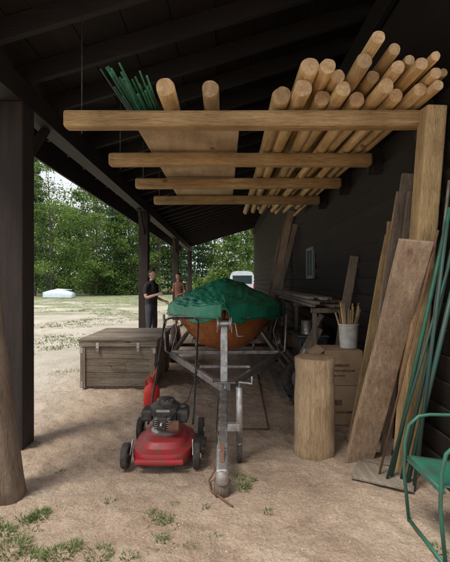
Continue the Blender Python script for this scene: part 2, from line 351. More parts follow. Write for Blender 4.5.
for i in range(95): dec.append((random.uniform(-60,28),random.uniform(43,51),random.uniform(1.4,4.5),'s',900,.125))
build_trees('distant_treeline',dec,M['leaf']); build_trees('distant_conifers',con,M['pine'])
for x,y,h,k in [(-16.5,38,12.5,'d'),(-13.2,41,11.5,'d'),(-22,41,15,'d'),(-10.2,43,12,'d'),(-7.0,43,10.5,'d')]:
    build_trees('deciduous_tree',[(x,y,h,k,9500,.105)],M['leaf'])
for x,y,h in [(-19,40,14.5),(-12.2,44,14),(-5,45,11)]:
    build_trees('pine_tree',[(x,y,h,'c',8500,.12)],M['pine'])
# ---------------------------------------------------------------- shed
shed=empty('lean_to_shed',(0,12,0))
YE=22.0; Y0=2.68; WX=1.6
def Zr(x): return 3.32+(x+1.9)*.3
z=.0
while z<4.3:
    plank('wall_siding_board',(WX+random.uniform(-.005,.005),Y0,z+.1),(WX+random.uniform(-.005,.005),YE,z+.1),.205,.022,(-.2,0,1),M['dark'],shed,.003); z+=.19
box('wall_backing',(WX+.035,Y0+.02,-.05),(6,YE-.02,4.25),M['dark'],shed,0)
box('corner_trim',(WX-.035,Y0-.03,0),(WX+.1,Y0,4.3),M['darkv'],shed)
for k,y in enumerate([3.65,9.4,15.4,21.6]):
    box('post',(-2.01,y-.11,-.02),(-1.79,y+.11,3.1),M['darkv'],shed,.012)
    if k:
        plank('post_brace',(-1.9,y-.1,2.6),(-1.9,y-.6,3.11),.07,.07,(1,0,0),M['darkv'],shed)
    plank('post_brace',(-1.9,y+.1,2.6),(-1.9,y+.6,3.11),.07,.07,(1,0,0),M['darkv'],shed)
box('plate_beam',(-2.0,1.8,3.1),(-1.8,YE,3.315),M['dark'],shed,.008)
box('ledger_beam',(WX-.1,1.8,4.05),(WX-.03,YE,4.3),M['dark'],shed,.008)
y=1.9
while y<YE:
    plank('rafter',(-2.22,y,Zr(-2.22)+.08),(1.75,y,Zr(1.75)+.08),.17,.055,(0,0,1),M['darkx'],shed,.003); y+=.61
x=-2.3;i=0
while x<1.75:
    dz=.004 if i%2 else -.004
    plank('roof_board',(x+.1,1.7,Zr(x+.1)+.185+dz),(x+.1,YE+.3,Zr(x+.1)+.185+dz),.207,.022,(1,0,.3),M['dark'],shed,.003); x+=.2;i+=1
plank('roofing',(-2.36,(1.65+YE)/2+.1,Zr(-2.36)+.225),(1.75,(1.65+YE)/2+.1,Zr(1.75)+.225),YE+.4-1.5,.03,(0,1,0),plain('asphalt_roofing',(.06,.06,.06),.9),shed,0)
box('fascia_board',(-2.36,1.68,3.02),(-2.325,YE+.3,3.39),M['dark'],shed)
plank('main_roof',(1.7,(Y0+YE)/2,4.5),(4,(Y0+YE)/2,5.6),YE-Y0+.6,.06,(0,1,0),M['dark'],shed,0)
plank('main_roof',(6.4,(Y0+YE)/2,4.35),(4,(Y0+YE)/2,5.6),YE-Y0+.6,.06,(0,1,0),M['dark'],shed,0)
win=empty('wall_window',(WX,7.3,1.75))
wf=plain('window_frame_paint',(.16,.19,.19),.5)
box('pane',(WX-.04,7.1,1.6),(WX-.025,7.55,2.05),M['glass'],win,0)
for lo,hi in [((-.06,7.04,1.54),(-.015,7.1,2.11)),((-.06,7.55,1.54),(-.015,7.61,2.11)),((-.062,7.1,2.05),(-.013,7.55,2.11)),((-.062,7.1,1.54),(-.013,7.55,1.6)),((-.055,7.315,1.6),(-.02,7.335,2.05))]:
    box('frame',(WX+lo[0],lo[1],lo[2]),(WX+hi[0],hi[1],hi[2]),wf,win)
# ---------------------------------------------------------------- overhead rack
rack=empty('overhead_lumber_rack',(0,4.5,2.6))
for i,y in enumerate([2.95,3.98,5.02,6.15]):
    zb=2.615+.02*i
    plank('beam',(-1.18+.03*i,y,zb+.065),(1.455,y+.0,zb+.068),.125,.11,(0,0,1),M['beam'],rack,.024,warp=.008)
    tube('hanger_rod',[(-1.08+.02*i,y+.07,zb),(-1.08+.02*i,y+.07,Zr(-1.05)+.05)],.005,M['black'],rack,8)
    box('wall_cleat',(1.45,y+.06,zb-.05),(WX-.01,y+.12,zb+.25),M['darkv'],rack)
ply=empty('plywood_sheet',(-.3,4.6,2.76))
plank('sheet',(-.31,3.12,2.79),(-.31,6.3,2.83),.86,.018,(1,0,0),M['ply'],ply,.002)
plank('sheet',(-.36,3.2,2.82),(-.30,6.1,2.855),.8,.018,(1,0,0),M['ply'],ply,.002)
for x,y0,r in [(-.43,2.88,.066),(-.105,2.9,.063)]:
    logobj('peeled_log',(x,y0,2.83+r),(x+.02,6.6,2.87+r),r,r*.85,seed=x*9)
for x,zz,r,y0 in [(.40,2.825,.066,2.86),(.545,2.82,.06,2.74),(.69,2.815,.057,2.88),(.82,2.815,.052,2.74),(.95,2.815,.055,2.9),(1.08,2.815,.052,2.7),(1.21,2.815,.05,2.84),(1.33,2.81,.046,2.74),(1.43,2.80,.035,2.66),
  (.56,2.945,.062,2.7),(.69,2.925,.053,2.66),(.80,2.92,.049,2.78),(.91,2.93,.052,2.6),(1.04,2.925,.046,2.8),(1.16,2.92,.046,2.66),(1.28,2.91,.042,2.6),(1.40,2.88,.038,2.66),
  (.95,3.02,.042,2.5),(1.1,3.015,.04,2.62),(1.24,3.0,.036,2.72),(1.37,2.96,.032,2.6),(1.49,2.93,.03,2.75)]:
    logobj('peeled_log',(x+random.uniform(-.015,.015),y0,zz),(x+random.uniform(-.06,.04) if x<1.25 else x-.02,random.uniform(7.2,8.2),zz+random.uniform(.02,.05)),r,r*random.uniform(.7,.9),seed=x*11+zz*5,bend=.02)
gs=empty('garden_stake_bundle',(-.85,2.7,2.8))
for i in range(34):
    fx=random.random()
    tube('stake',[(-.85+fx*.33+random.uniform(-.02,.02),2.7+random.uniform(0,.3),2.87+random.uniform(0,.14)*(1.2-fx)),(-.70+fx*.15,5.5,2.87+.02*(i%3))],random.uniform(.005,.010),random.choice([M['greend'],M['stake'],M['stake'],M['green'],M['stake']]),gs,6)
# ---------------------------------------------------------------- logs
logobj('debarked_log',(-1.53,2.78,-.01),(-1.84,2.85,2.5),.135,.10,mat=M['oldlog'],seed=3,bend=.02,n=32,k=22,em=M['oldlog'])
logobj('log_section',(.78,3.5,-.01),(.785,3.5,.83),.175,.17,mat=M['logv'],seed=5,bend=.0,n=40,k=12,wob=.08)
# ---------------------------------------------------------------- wooden chest
ch=empty('wooden_chest',(-1.48,6.2,0))
cx0,cx1,cy0,cy1=-2.0,-.97,5.55,6.85
box('core',(cx0+.02,cy0+.02,.05),(cx1-.02,cy1-.02,.6),M['dark'],ch,0)
for i,(z0,z1) in enumerate([(.04,.225),(.231,.415),(.421,.585)]):
    box('front_board',(cx0,cy0,z0),(cx1,cy0+.022,z1),M['chest'],ch,.004)
    box('back_board',(cx0,cy1-.022,z0),(cx1,cy1,z1),M['chest'],ch)
    box('side_board',(cx1-.022,cy0+.024,z0),(cx1,cy1-.024,z1),M['greyy'],ch)
    box('side_board',(cx0,cy0+.024,z0),(cx0+.022,cy1-.024,z1),M['greyy'],ch)
for x in (cx0-.004,cx1-.066):
    box('front_batten',(x,cy0-.02,.02),(x+.07,cy0-.002,.585),M['greyv'],ch)
for x in (cx0-.008,cx1-.03):
    for z0 in (.03,.5): box('corner_bracket',(x,cy0-.025,z0),(x+.042,cy0-.0215,z0+.08),M['galv'],ch,.001)
for y in (cy0+.03,(cy0+cy1)/2,cy1-.1): box('side_batten',(cx1+.002,y,.02),(cx1+.02,y+.07,.585),M['greyv'],ch)
box('skid',(cx0,cy0+.05,-.01),(cx1,cy0+.13,.045),M['greyv'],ch); box('skid',(cx0,cy1-.13,-.01),(cx1,cy1-.05,.045),M['greyv'],ch)
box('lid_rim',(cx0-.02,cy0-.03,.592),(cx1+.03,cy0-.006,.665),M['chest'],ch)
box('lid_rim',(cx1+.006,cy0-.005,.592),(cx1+.03,cy1+.02,.665),M['greyy'],ch)
n=6
for i in range(n):
    w=(cy1-cy0+.07)/n; box('lid_board',(cx0-.035,cy0-.045+w*i+.003,.668),(cx1+.045,cy0-.045+w*(i+1)-.003,.692+.003*(i%2)),M['chest'],ch)
for x in (-1.76,-1.2):
    box('hasp_plate',(x-.02,cy0-.036,.53),(x+.02,cy0-.031,.65),M['galv'],ch,.001)
    lathe('hasp_ring',[(.012,-.01),(.018,-.01),(.018,.01),(.012,.01),(.012,-.01)],(x,cy0-.04,.56),(0,1,0),M['galv'],ch,12)
tube('handle',[(-1.6,cy0-.01,.36),(-1.6,cy0-.05,.35),(-1.4,cy0-.05,.35),(-1.4,cy0-.01,.36)],.008,M['rust'],ch,8)
# ---------------------------------------------------------------- boat + trailer
tr=empty('boat_trailer',(0,5,0)); G=M['galv']
plank('tongue_beam',(-.02,3.0,.2),(-.01,4.6,.41),.075,.075,(1,0,0),G,tr,.008)
plank('coupler',(-.02,2.78,.15),(-.02,3.1,.225),.09,.06,(1,0,0),G,tr,.02)
lathe('coupler_socket',[(0,.05),(.03,.045),(.045,.02),(.048,-.03),(.035,-.05),(.03,-.02)],(-.02,2.8,.13),(0,0,1),G,tr,20)
plank('coupler_latch',(-.02,2.86,.2),(-.02,3.0,.29),.03,.012,(1,0,0),M['rust'],tr)
tube('coupler_block',[(-.02,2.83,-.01),(-.02,2.83,.09)],.06,M['greyv'],tr,8)
for y in (3.25,3.5,3.9):
    t=(y-3)/1.6; box('tongue_bolt_plate',(-.065,y-.03,.19+.21*t),(-.057,y+.03,.25+.21*t),M['rust'],tr,.001)
tube('jack_tube',[(.12,3.32,.16),(.12,3.32,.62)],.027,G,tr,16); tube('jack_inner',[(.12,3.32,.08),(.12,3.32,.2)],.02,G,tr,12)
wheel('jack_wheel',(.12,3.32,.075),(1,0,0),.075,.04,tr,M['rust'])
box('jack_bracket',(.02,3.29,.26),(.12,3.35,.32),G,tr)
tube('jack_crank',[(.12,3.32,.62),(.12,3.32,.66),(.12,3.3,.665),(.22,3.27,.66),(.22,3.27,.72)],.009,G,tr,8)
plank('winch_post',(-.01,4.15,.38),(-.01,4.28,1.02),.075,.06,(1,0,0),G,tr,.006)
plank('winch_brace',(-.01,4.6,.42),(-.01,4.3,.85),.05,.04,(1,0,0),G,tr,.006)
lathe('winch_drum',[(0,-.07),(.07,-.07),(.07,-.055),(.03,-.05),(.03,.05),(.07,.055),(.07,.07),(0,.07)],(-.01,4.22,1.05),(1,0,0),G,tr,20)
box('winch_side',(-.085,4.17,.96),(-.078,4.31,1.12),G,tr,.002); box('winch_side',(.065,4.17,.96),(.072,4.31,1.12),G,tr,.002)
tube('winch_crank',[(.07,4.22,1.05),(.11,4.22,1.05),(.13,4.12,.93),(.19,4.12,.93)],.008,G,tr,8)
box('bow_stop',(-.06,4.36,1.0),(.05,4.44,1.08),M['rubber'],tr,.015)
box('bow_stop_arm',(-.03,4.27,.99),(.02,4.37,1.03),G,tr)
tube('safety_light_cable',[(-.06,3.05,.2),(-.075,3.5,.2),(-.07,4.05,.33),(-.35,4.75,.36),(-.72,5.7,.4)],.006,M['black'],tr,6)
for s in (-1,1):
    plank('frame_rail',(s*.03,4.1,.41),(s*.76,5.7,.45),.075,.05,(0,0,1),G,tr,.006)
    plank('frame_rail',(s*.76,5.68,.45),(s*.76,9.0,.45),.075,.05,(0,0,1),G,tr,.006)
    plank('bunk',(s*.42,5.6,.66),(s*.42,8.8,.62),.09,.05,(1,0,s*.3),M['greyy'],tr)
    for y in (5.9,8.4): tube('bunk_bracket',[(s*.42,y,.47),(s*.42,y,.63)],.02,G,tr,8)
    tube('guide_post',[(s*.78,5.75,.45),(s*.86,5.75,.5),(s*.88,5.75,1.02)],.018,G,tr,10)
    wheel('wheel',(s*.98,7.5,.3),(1,0,0),.3,.17,tr,G)
    pts=[];F=[]
    for i in range(13):
        a=math.pi*(i/12); pts+= [(s*.87,7.5-.37*math.cos(a),.33+.33*math.sin(a)),(s*1.09,7.5-.37*math.cos(a),.33+.33*math.sin(a))]
        if i: F.append((2*i-2,2*i-1,2*i+1,2*i))
    o=mk('fender',pts,F,G,tr,True); sm=o.modifiers.new('s','SOLIDIFY'); sm.thickness=.006
for y,w in ((4.75,.30),(5.72,.76),(8.4,.76)):
    box('crossmember',(-w,y-.03,.46 if y>5 else .47),(w,y+.03,.51 if y>5 else .5),G,tr)
tube('axle',[(-.95,7.5,.3),(.95,7.5,.3)],.03,M['rust'],tr,10)
box('junction_plate',(-.13,4.08,.455),(.11,4.26,.463),G,tr,.002)
for s in(-1,1):
    tube('keel_roller_arm',[(0,5.72,.5),(s*.08,5.72,.62)],.012,G,tr,8)
tube('keel_roller',[(-.09,5.72,.6),(.09,5.72,.6)],[.035,.035],M['rubber'],tr,14)
tube('safety_chain',[(-.05,3.1,.2),(-.08,3.05,.05),(-.12,3.0,.008),(-.1,2.85,.008),(.0,2.72,.008),(.05,2.65,.008)],.007,M['rust'],tr,6)
boat=empty('covered_motorboat',(0,6.8,.6))
B0,BL=4.5,4.9
def bw(t): return .84*max(0,math.sin(math.pi/2*min(1,t/.4)))**.75*(1-.12*max(0,t-.5))+.012
def bs(t): return 1.2-.08*math.sin(min(1,t)*math.pi)
def bk(t): return .56+.5*max(0,1-t/.22)**2.2
V=[];F=[];nt_,ns=40,16
for i in range(nt_+1):
    t=i/nt_; w=bw(t);zs=bs(t);k=bk(t)
    for j in range(-ns,ns+1):
        s=abs(j)/ns; x=w*(s**.6 if t>.15 else s**(.6+.5*(1-t/.15)))*(1 if j>0 else -1)
        V.append((x,B0+.02+BL*t+ (0.25*(1-s)*max(0,1-t/.15)),k+(zs-k)*s**1.7))
q=2*ns+1
for i in range(nt_):
    for j in range(2*ns): F.append((i*q+j,i*q+j+1,(i+1)*q+j+1,(i+1)*q+j))
F.append(tuple(nt_*q+j for j in range(q)))
o=mk('hull',V,F,M['hull'],boat,True); sm=o.modifiers.new('s','SOLIDIFY'); sm.thickness=.015; sm.offset=1
for s in(-1,1): tube('rub_rail',[(s*(bw(i/24)+.01),B0+BL*i/24,bs(i/24)-.12) for i in range(1,25)],.015,M['hull'],boat,8)
for s in(-1,1):
    for lv in(.3,.5,.7): tube('strake',[(s*(bw(i/24)*lv**.6+.004),B0+.02+BL*i/24,bk(i/24)+(bs(i/24)-bk(i/24))*lv**1.7-.004) for i in range(4,25)],.006,M['rust'],boat,6)
box('outboard_leg',(-.07,9.45,.35),(.07,9.65,1.2),M['black'],boat,.03)
V=[];F=[];nu,nv=60,130
for i in range(nv+1):
    t=-.035+1.08*i/nv; tt=min(max(t,0),1)
    w=bw(tt)+.03; zs=bs(tt)+.015; rg=zs+.03+.37*math.sin(math.pi/2*min(1,tt/.42))**1.3*(1-.2*max(0,tt-.4))
    over=max(0,-t)*3+max(0,t-1)*4
    for j in range(-nu,nu+1):
        u=j/nu; au=abs(u); sg=1 if u>0 else -1
        if au<=.8:
            a=au/.8; x=w*a; z=zs+(rg-zs)*(1-a**1.35)
        else:
            a=(au-.8)/.2; hem=.17+.03*math.sin(tt*38+sg)+.02*math.sin(tt*17)
            x=w+.012*math.sin(a*2)+.022*a*math.sin(tt*55+sg*2); z=zs-a*hem
        rib=.5+.5*math.cos((tt-.42)*2*math.pi/.19)
        z+= -.04*(1-rib)*(1-au)*(tt>.1)
        p=Vector((x*sg*2.3,tt*BL*1.6,z))
        fold=abs(noise.noise(Vector((u*9+tt*6,tt*5,3))))*.026+(.012-abs(noise.noise(Vector((u*5-tt*14,tt*10+u*3,8))))*.03)
        wr=noise.noise(p*1.7)*.022+noise.noise(p*4.5)*.014+fold
        z+=wr
        z-=over*.5
        V.append((x*sg+noise.noise(p*3)*.008,B0+BL*t,z))
q=2*nu+1
for i in range(nv):
    for j in range(2*nu): F.append((i*q+j,i*q+j+1,(i+1)*q+j+1,(i+1)*q+j))
o=mk('tarp_cover',V,F,M['tarp'],boat,True); sm=o.modifiers.new('s','SOLIDIFY'); sm.thickness=.004
for t in (.22,.5,.8):
    for s in(-1,1): tube('tie_down_rope',[(s*(bw(t)+.045),B0+BL*t,bs(t)-.12),(s*(bw(t)*.97),B0+BL*t+.03,.8),(s*.76,B0+BL*t+.05,.49)],.005,M['rope'],boat,6)
tube('hem_rope',[((bw(max(0,abs(a)/20))+.05)*(1 if a>0 else -1),B0-.06+BL*max(0,abs(a)/20),bs(abs(a)/20)-.125) for a in range(-12,13)],.006,M['greend'],boat,6)
tube('winch_strap',[(-.01,4.26,1.07),(-.01,4.5,1.03)],.01,M['rope'],boat,6)
# ---------------------------------------------------------------- mower
mw=empty('lawn_mower',(-.51,3.5,0)); mx_,my_=-.51,3.45
def superell(cx,cy,a,b_,z,e=3.2,n=40):
    out=[]
    for j in range(n):
        t=2*math.pi*j/n;c,s=math.cos(t),math.sin(t); out.append((cx+a*math.copysign(abs(c)**(2/e),c),cy+b_*math.copysign(abs(s)**(2/e),s),z))
    return out
rings=[(.245,.33,.055,0),(.25,.335,.075,0),(.25,.335,.12,0),(.243,.328,.14,0),(.2,.27,.15,0),(.19,.255,.158,0),(.18,.24,.195,0),(.165,.225,.205,0),(.02,.02,.21,0)]
V=[];F=[];n=40
for a,b_,z,_ in rings: V+=superell(mx_,my_,a,b_,z)
for i in range(len(rings)-1):
    for j in range(n): F.append((i*n+j,i*n+(j+1)%n,(i+1)*n+(j+1)%n,(i+1)*n+j))
o=mk('deck',V,F,M['red'],mw,True)
o.modifiers.new('e','EDGE_SPLIT').split_angle=math.radians(50)
box('front_bumper',(mx_-.19,my_-.365,.075),(mx_+.19,my_-.325,.115),M['red'],mw,.012)
plank('side_chute',(mx_+.22,my_+.02,.12),(mx_+.34,my_+.02,.075),.26,.05,(0,1,0),M['black'],mw,.01)
for sx in(-1,1):
    wheel('wheel',(mx_+sx*.285,my_-.24,.1),(1,0,0),.1,.052,mw,M['black'])
    wheel('wheel',(mx_+sx*.285,my_+.33,.105),(1,0,0),.105,.052,mw,M['black'])
    for y in(-.24,.33):
        plank('height_adjuster',(mx_+sx*.252,my_+y,.1),(mx_+sx*.245,my_+y+.07,.2),.03,.006,(0,1,0),G,mw,.001)
        lathe('wheel_cap',[(0,.012),(.018,.008),(.022,0),(0,-.01)],(mx_+sx*.31,my_+y,.1),(sx,0,0),M['white'],mw,14)
lathe('engine_base',[(0,0),(.12,0),(.125,.03),(.1,.06),(0,.06)],(mx_,my_,.2),(0,0,1),G,mw,24)
box('engine_block',(mx_-.1,my_-.09,.26),(mx_+.1,my_+.1,.38),M['black'],mw,.02)
for i in range(6): box('cooling_fin',(mx_-.075,my_-.165,.275+i*.017),(mx_+.06,my_-.085,.281+i*.017),G,mw,.001)
box('cylinder_head',(mx_-.05,my_-.17,.27),(mx_+.03,my_-.09,.375),M['black'],mw,.008)
tube('spark_plug',[(mx_-.01,my_-.165,.33),(mx_-.01,my_-.21,.33)],[.012,.007],M['white'],mw,8)
tube('plug_wire',[(mx_-.01,my_-.2,.33),(mx_+.05,my_-.21,.37),(mx_+.1,my_-.12,.4)],.005,M['black'],mw,6)
lathe('blower_shroud',[(.135,0),(.14,.03),(.13,.07),(.1,.09),(.085,.095),(.08,.12),(.06,.13),(0,.132)],(mx_,my_+.01,.36),(0,0,1),M['black'],mw,28)
for i in range(10):
    a=i*.628; box('screen_slot',(mx_+.072*math.cos(a)-.004,my_+.01+.072*math.sin(a)-.004,.481),(mx_+.072*math.cos(a)+.004,my_+.01+.072*math.sin(a)+.004,.488),G,mw,0)
box('fuel_tank',(mx_+.1,my_-.1,.3),(mx_+.2,my_+.1,.42),M['black'],mw,.03)
lathe('fuel_cap',[(0,.02),(.028,.02),(.032,0),(.02,-.01)],(mx_+.15,my_-.04,.43),(0,0,1),M['black'],mw,14)
box('air_filter',(mx_-.2,my_-.08,.31),(mx_-.105,my_+.07,.41),M['black'],mw,.018)
lathe('muffler',[(0,-.04),(.045,-.04),(.05,0),(.045,.04),(0,.04)],(mx_+.09,my_-.15,.3),(1,0,0),M['rust'],mw,18)
box('engine_label',(mx_-.06,my_-.133,.41),(mx_+.05,my_-.128,.43),M['galv'],mw,.001)
for s in(-1,1):
    tube('handle_rod',[(mx_+s*.21,my_+.30,.16),(mx_+s*.21,my_+.42,.25),(mx_+s*.2,my_+.85,.66),(mx_+s*.2,my_+1.22,1.0)],.011,M['black'],mw,10)
    lathe('handle_knob',[(0,.02),(.02,.015),(.02,-.01),(0,-.01)],(mx_+s*.225,my_+.8,.62),(s,0,0),M['black'],mw,10)
tube('handle_bar',[(mx_-.2,my_+1.22,1.0),(mx_-.19,my_+1.27,1.04),(mx_-.14,my_+1.29,1.06),(mx_+.14,my_+1.29,1.06),(mx_+.19,my_+1.27,1.04),(mx_+.2,my_+1.22,1.0)],.012,M['black'],mw,10)
tube('bail_bar',[(mx_-.18,my_+1.18,.98),(mx_-.15,my_+1.2,1.09),(mx_+.15,my_+1.2,1.09),(mx_+.18,my_+1.18,.98)],.006,G,mw,8)
tube('throttle_cable',[(mx_+.2,my_+1.1,.92),(mx_+.22,my_+.8,.55),(mx_+.15,my_+.4,.35),(mx_+.08,my_+.1,.36)],.005,M['black'],mw,6)
gc=empty('gas_can',(-.87,4.75,0))
prof=[(.0,0),(.085,0),(.095,.02),(.095,.19),(.085,.24),(.04,.28),(.03,.30),(.034,.305),(.034,.33),(0,.33)]
lathe('body',prof,(-.87,4.75,.0),(0,0,1),M['redp'],gc,24)
tube('spout',[(-.86,4.75,.32),(-.84,4.74,.38),(-.80,4.72,.47)],[.022,.016,.01],M['redp'],gc,10)
tube('handle',[(-.93,4.75,.25),(-.945,4.75,.33),(-.90,4.75,.36),(-.87,4.75,.34)],.011,M['redp'],gc,8)
rf_=empty('metal_rod',(.4,5,0))
tube('rod',[(.17,4.05,.008),(.44,4.03,.008),(.52,6.4,.008)],.009,M['rust'],rf_,6)
# ---------------------------------------------------------------- right side lumber
plank('wide_plank',(1.12,3.34,-.005),(1.32,2.75,1.78),.235,.045,(1,.1,0),M['plankv'],None,.006,warp=.012)
plank('square_timber',(1.40,3.12,-.005),(1.485,2.86,2.74),.145,.145,(1,0,0),M['yellow'],None,.014)
for p0,p1,w,mt in [((1.27,3.62,0),(1.46,3.2,2.36),.09,'greyv'),((1.33,3.75,0),(1.5,3.36,2.25),.11,'plankv'),((1.2,3.75,0),(1.46,3.5,1.9),.10,'yellow'),((1.36,3.4,0),(1.46,3.12,2.2),.08,'greyv'),((1.3,4.9,0),(1.55,4.8,1.8),.1,'greyv'),((1.15,3.55,0),(1.42,3.3,1.6),.06,'greyv'),((1.4,3.85,0),(1.54,3.7,2.05),.07,'yellow')]:
    plank('leaning_board',p0,p1,w,.035,(1,-.1,0),M[mt],None,.004,warp=.015)
for p0,p1,r,mt in [((1.25,3.02,0),(1.53,2.72,2.0),.015,'green'),((1.31,2.98,0),(1.55,2.72,1.75),.013,'greend'),((1.33,2.93,0),(1.55,2.7,1.5),.017,'greend'),((1.38,2.9,0),(1.56,2.78,2.2),.011,'galv'),((1.20,2.98,0),(1.52,2.72,1.6),.010,'greend'),((1.36,2.88,0),(1.5,2.7,1.9),.013,'greend'),((1.17,3.05,0),(1.47,2.76,1.85),.008,'rust')]:
    tube('metal_pole',[p0,p1],r,M[mt],None,10)
plank('flat_board',(1.02,3.15,.02),(1.4,2.95,.02),.3,.022,(0,1,0),M['greyy'],None)
plank('flat_board',(1.08,3.42,.016),(1.42,3.3,.016),.2,.02,(0,1,0),M['greyv'],None)
cb=empty('cardboard_box',(1.24,4.35,0))
box('carton',(1.04,4.18,-.005),(1.44,4.58,.4),M['card'],cb,.006)
box('carton',(1.05,4.19,.403),(1.445,4.58,.77),M['card'],cb,.006)
plank('flap',(1.05,4.385,.775),(.93,4.385,.70),.38,.005,(0,1,0),M['card'],cb,.001)
for z0,z1,x0,x1 in[(.6,.63,1.12,1.3),(.55,.57,1.12,1.36),(.5,.515,1.12,1.26),(.2,.26,1.1,1.22),(.12,.14,1.1,1.36)]:
    box('printed_label',(x0,4.176 if z0<.4 else 4.187,z0),(x1,4.2,z1),M['ink'],cb,0)
bk_=empty('bucket_of_tools',(1.33,4.38,.77))
lathe('bucket',[(0,.0),(.09,.0),(.105,.24),(.112,.245),(.112,.262),(.1,.262),(.085,.02),(0,.02)],(1.345,4.36,.776),(0,0,1),M['white'],bk_,26)
for i in range(18):
    a=random.random()*6.28; dx,dy=math.cos(a)*.07,math.sin(a)*.06
    tube('wooden_stake',[(1.345+dx*.5,4.36+dy*.5,.8),(1.345+dx*1.7+random.uniform(-.02,.02),4.36+dy*1.7,1.08+random.uniform(.02,.2))],.010,random.choice([M['yellow'],M['plankv'],M['yellow'],M['log']]),bk_,7)
sr=empty('wall_lumber_shelf',(1.3,6.5,1.1))
for y in (5.0,6.3,7.6,8.7):
    box('bracket_arm',(1.08,y,1.1),(WX-.02,y+.05,1.16),M['greyv'],sr); box('bracket_leg',(1.1,y+.002,-.01),(1.15,y+.048,1.098),M['greyv'],sr)
for i in range(16):
    x=1.1+.075*(i%6)+random.uniform(-.015,.015); zz=1.19+.045*(i//6)
    plank('shelf_board',(x,4.75+random.uniform(0,.8),zz),(x+random.uniform(-.02,.02),8.6+random.uniform(-.8,.4),zz),.068,.036,(1,0,0),random.choice([M['greyy'],M['greyy'],M['plankv']]),sr,.003)
# clutter under and on the shelf
cans=empty('paint_can',(1.2,5.2,.75))
lathe('can',[(0,0),(.08,0),(.083,.006),(.08,.012),(.08,.18),(.084,.186),(.084,.192),(.07,.188),(0,.188)],(1.15,5.62,.755),(0,0,1),G,cans,20)
tube('bail',[(1.07,5.62,.9),(1.08,5.56,.82),(1.15,5.53,.79),(1.22,5.56,.82),(1.23,5.62,.9)],.003,M['black'],cans,6)
c2=empty('paint_can',(1.35,5.8,.75))
lathe('can',[(0,0),(.08,0),(.083,.006),(.08,.012),(.08,.18),(.084,.186),(.084,.192),(.07,.188),(0,.188)],(1.33,5.75,.755),(0,0,1),M['rust'],c2,20)
hc=empty('coiled_hose',(1.0,4.75,.1)); hp=[]
for i in range(100):
    a=i*.35; rr=.15+.012*math.sin(i*.9); hp.append((.98+rr*math.cos(a),4.82+rr*math.sin(a),.015+.0011*i+.006*math.sin(i*1.3)))
tube('hose',hp,.011,M['black'],hc,8)
tb=empty('toolbox',(1.25,6.6,.5))
box('box',(1.0,6.3,.46),(1.4,6.75,.66),M['rust'],tb,.01); box('lid',(.99,6.29,.662),(1.41,6.76,.72),M['black'],tb,.02)
tube('handle',[(1.2,6.4,.72),(1.2,6.42,.77),(1.2,6.62,.77),(1.2,6.64,.72)],.01,G,tb,8)
pile=empty('lumber_pile',(1.2,6,0))
for i in range(16):
    lay=i//4; x=1.05+.12*(i%4)+random.uniform(-.02,.02)
    plank('pile_board',(x,5.0+random.uniform(-.1,.6),.09+lay*.09),(x+random.uniform(-.04,.0),7.9+random.uniform(-.5,.5),.09+lay*.09),.1,.075,(1,0,0),random.choice([M['greyy'],M['dark'],M['greyy'],M['greyy']]),pile,.005)
box('pile_skid',(.97,5.3,-.01),(1.54,5.4,.04),M['greyv'],pile); box('pile_skid',(.97,7.2,-.01),(1.54,7.3,.04),M['greyv'],pile)
tote=empty('plastic_tote',(1.2,5.6,.45))
box('tub',(1.02,5.5,.42),(1.42,6.1,.72),M['black'],tote,.02); box('lid',(1.0,5.48,.722),(1.435,6.12,.75),plain('grey_plastic',(.1,.11,.12),.5),tote,.01)
st=empty('spare_wheel',(.93,4.95,.25)); wheel('spare',(.95,5.12,.24),(.35,-1,.25),.24,.15,st,G)
plank('leaning_board',(.85,5.3,0.0),(1.2,5.05,.9),.09,.03,(1,-1,0),M['greyv'],None)
plank('leaning_board',(.8,5.5,0.0),(1.3,5.35,1.05),.07,.04,(1,-1,0),M['greyy'],None)
tube('plastic_pipe',[(.82,5.35,.0),(1.05,5.2,.62)],.025,M['white'],None,12)
plank('scrap_board',(.75,5.0,0.012),(.78,6.7,.012),.12,.03,(1,0,0),M['greyy'],None)
for i in range(13):
    b0=(random.uniform(.85,1.2),8.9+i*.16,-.01); zt=random.uniform(2.2,3.1)
    plank('leaning_board',b0,(WX-.08,b0[1]+random.uniform(-.3,.3),zt),random.uniform(.1,.2),.03,(1,-.25,0),random.choice([M['greyv'],M['plankv'],M['plankv'],M['greyv']]),None,.004,warp=.02)
# ---------------------------------------------------------------- lawn chair (facing left)
lc=empty('metal_lawn_chair',(1.4,2.25,0))
X0=1.12
for y in(2.08,2.5):
    tube('side_frame',[(X0+.03,y,.0),(X0,y,.3),(X0+.005,y,.5),(X0+.03,y,.6),(X0+.09,y,.655),(X0+.16,y,.665),(X0+.38,y,.66),(X0+.46,y,.64),(X0+.49,y,.56),(X0+.47,y,.3),(X0+.5,y,.0)],.0105,M['green'],lc,10)
    tube('back_upright',[(X0+.42,y+(.02 if y<2.3 else -.02),.36),(X0+.56,y+(.02 if y<2.3 else -.02),.92)],.011,M['green'],lc,10)
tube('skid',[(X0+.03,2.08,.012),(X0+.03,2.5,.012)],.0105,M['green'],lc,10)
tube('seat_rail',[(X0+.02,2.08,.40),(X0+.02,2.5,.40)],.0105,M['green'],lc,10)
tube('back_top',[(X0+.56,2.1,.92),(X0+.57,2.15,.95),(X0+.57,2.43,.95),(X0+.56,2.48,.92)],.011,M['green'],lc,10)
V=[];F=[]
for i in range(13):
    for j in range(13):
        u=i/12;v=j/12; V.append((X0+.0+.44*u,2.1+.38*v,.425-.06*u-.02*math.sin(u*math.pi)*math.sin(v*math.pi)-(.03 if u<.05 else 0)))
for i in range(12):
    for j in range(12): F.append((i*13+j,(i+1)*13+j,(i+1)*13+j+1,i*13+j+1))
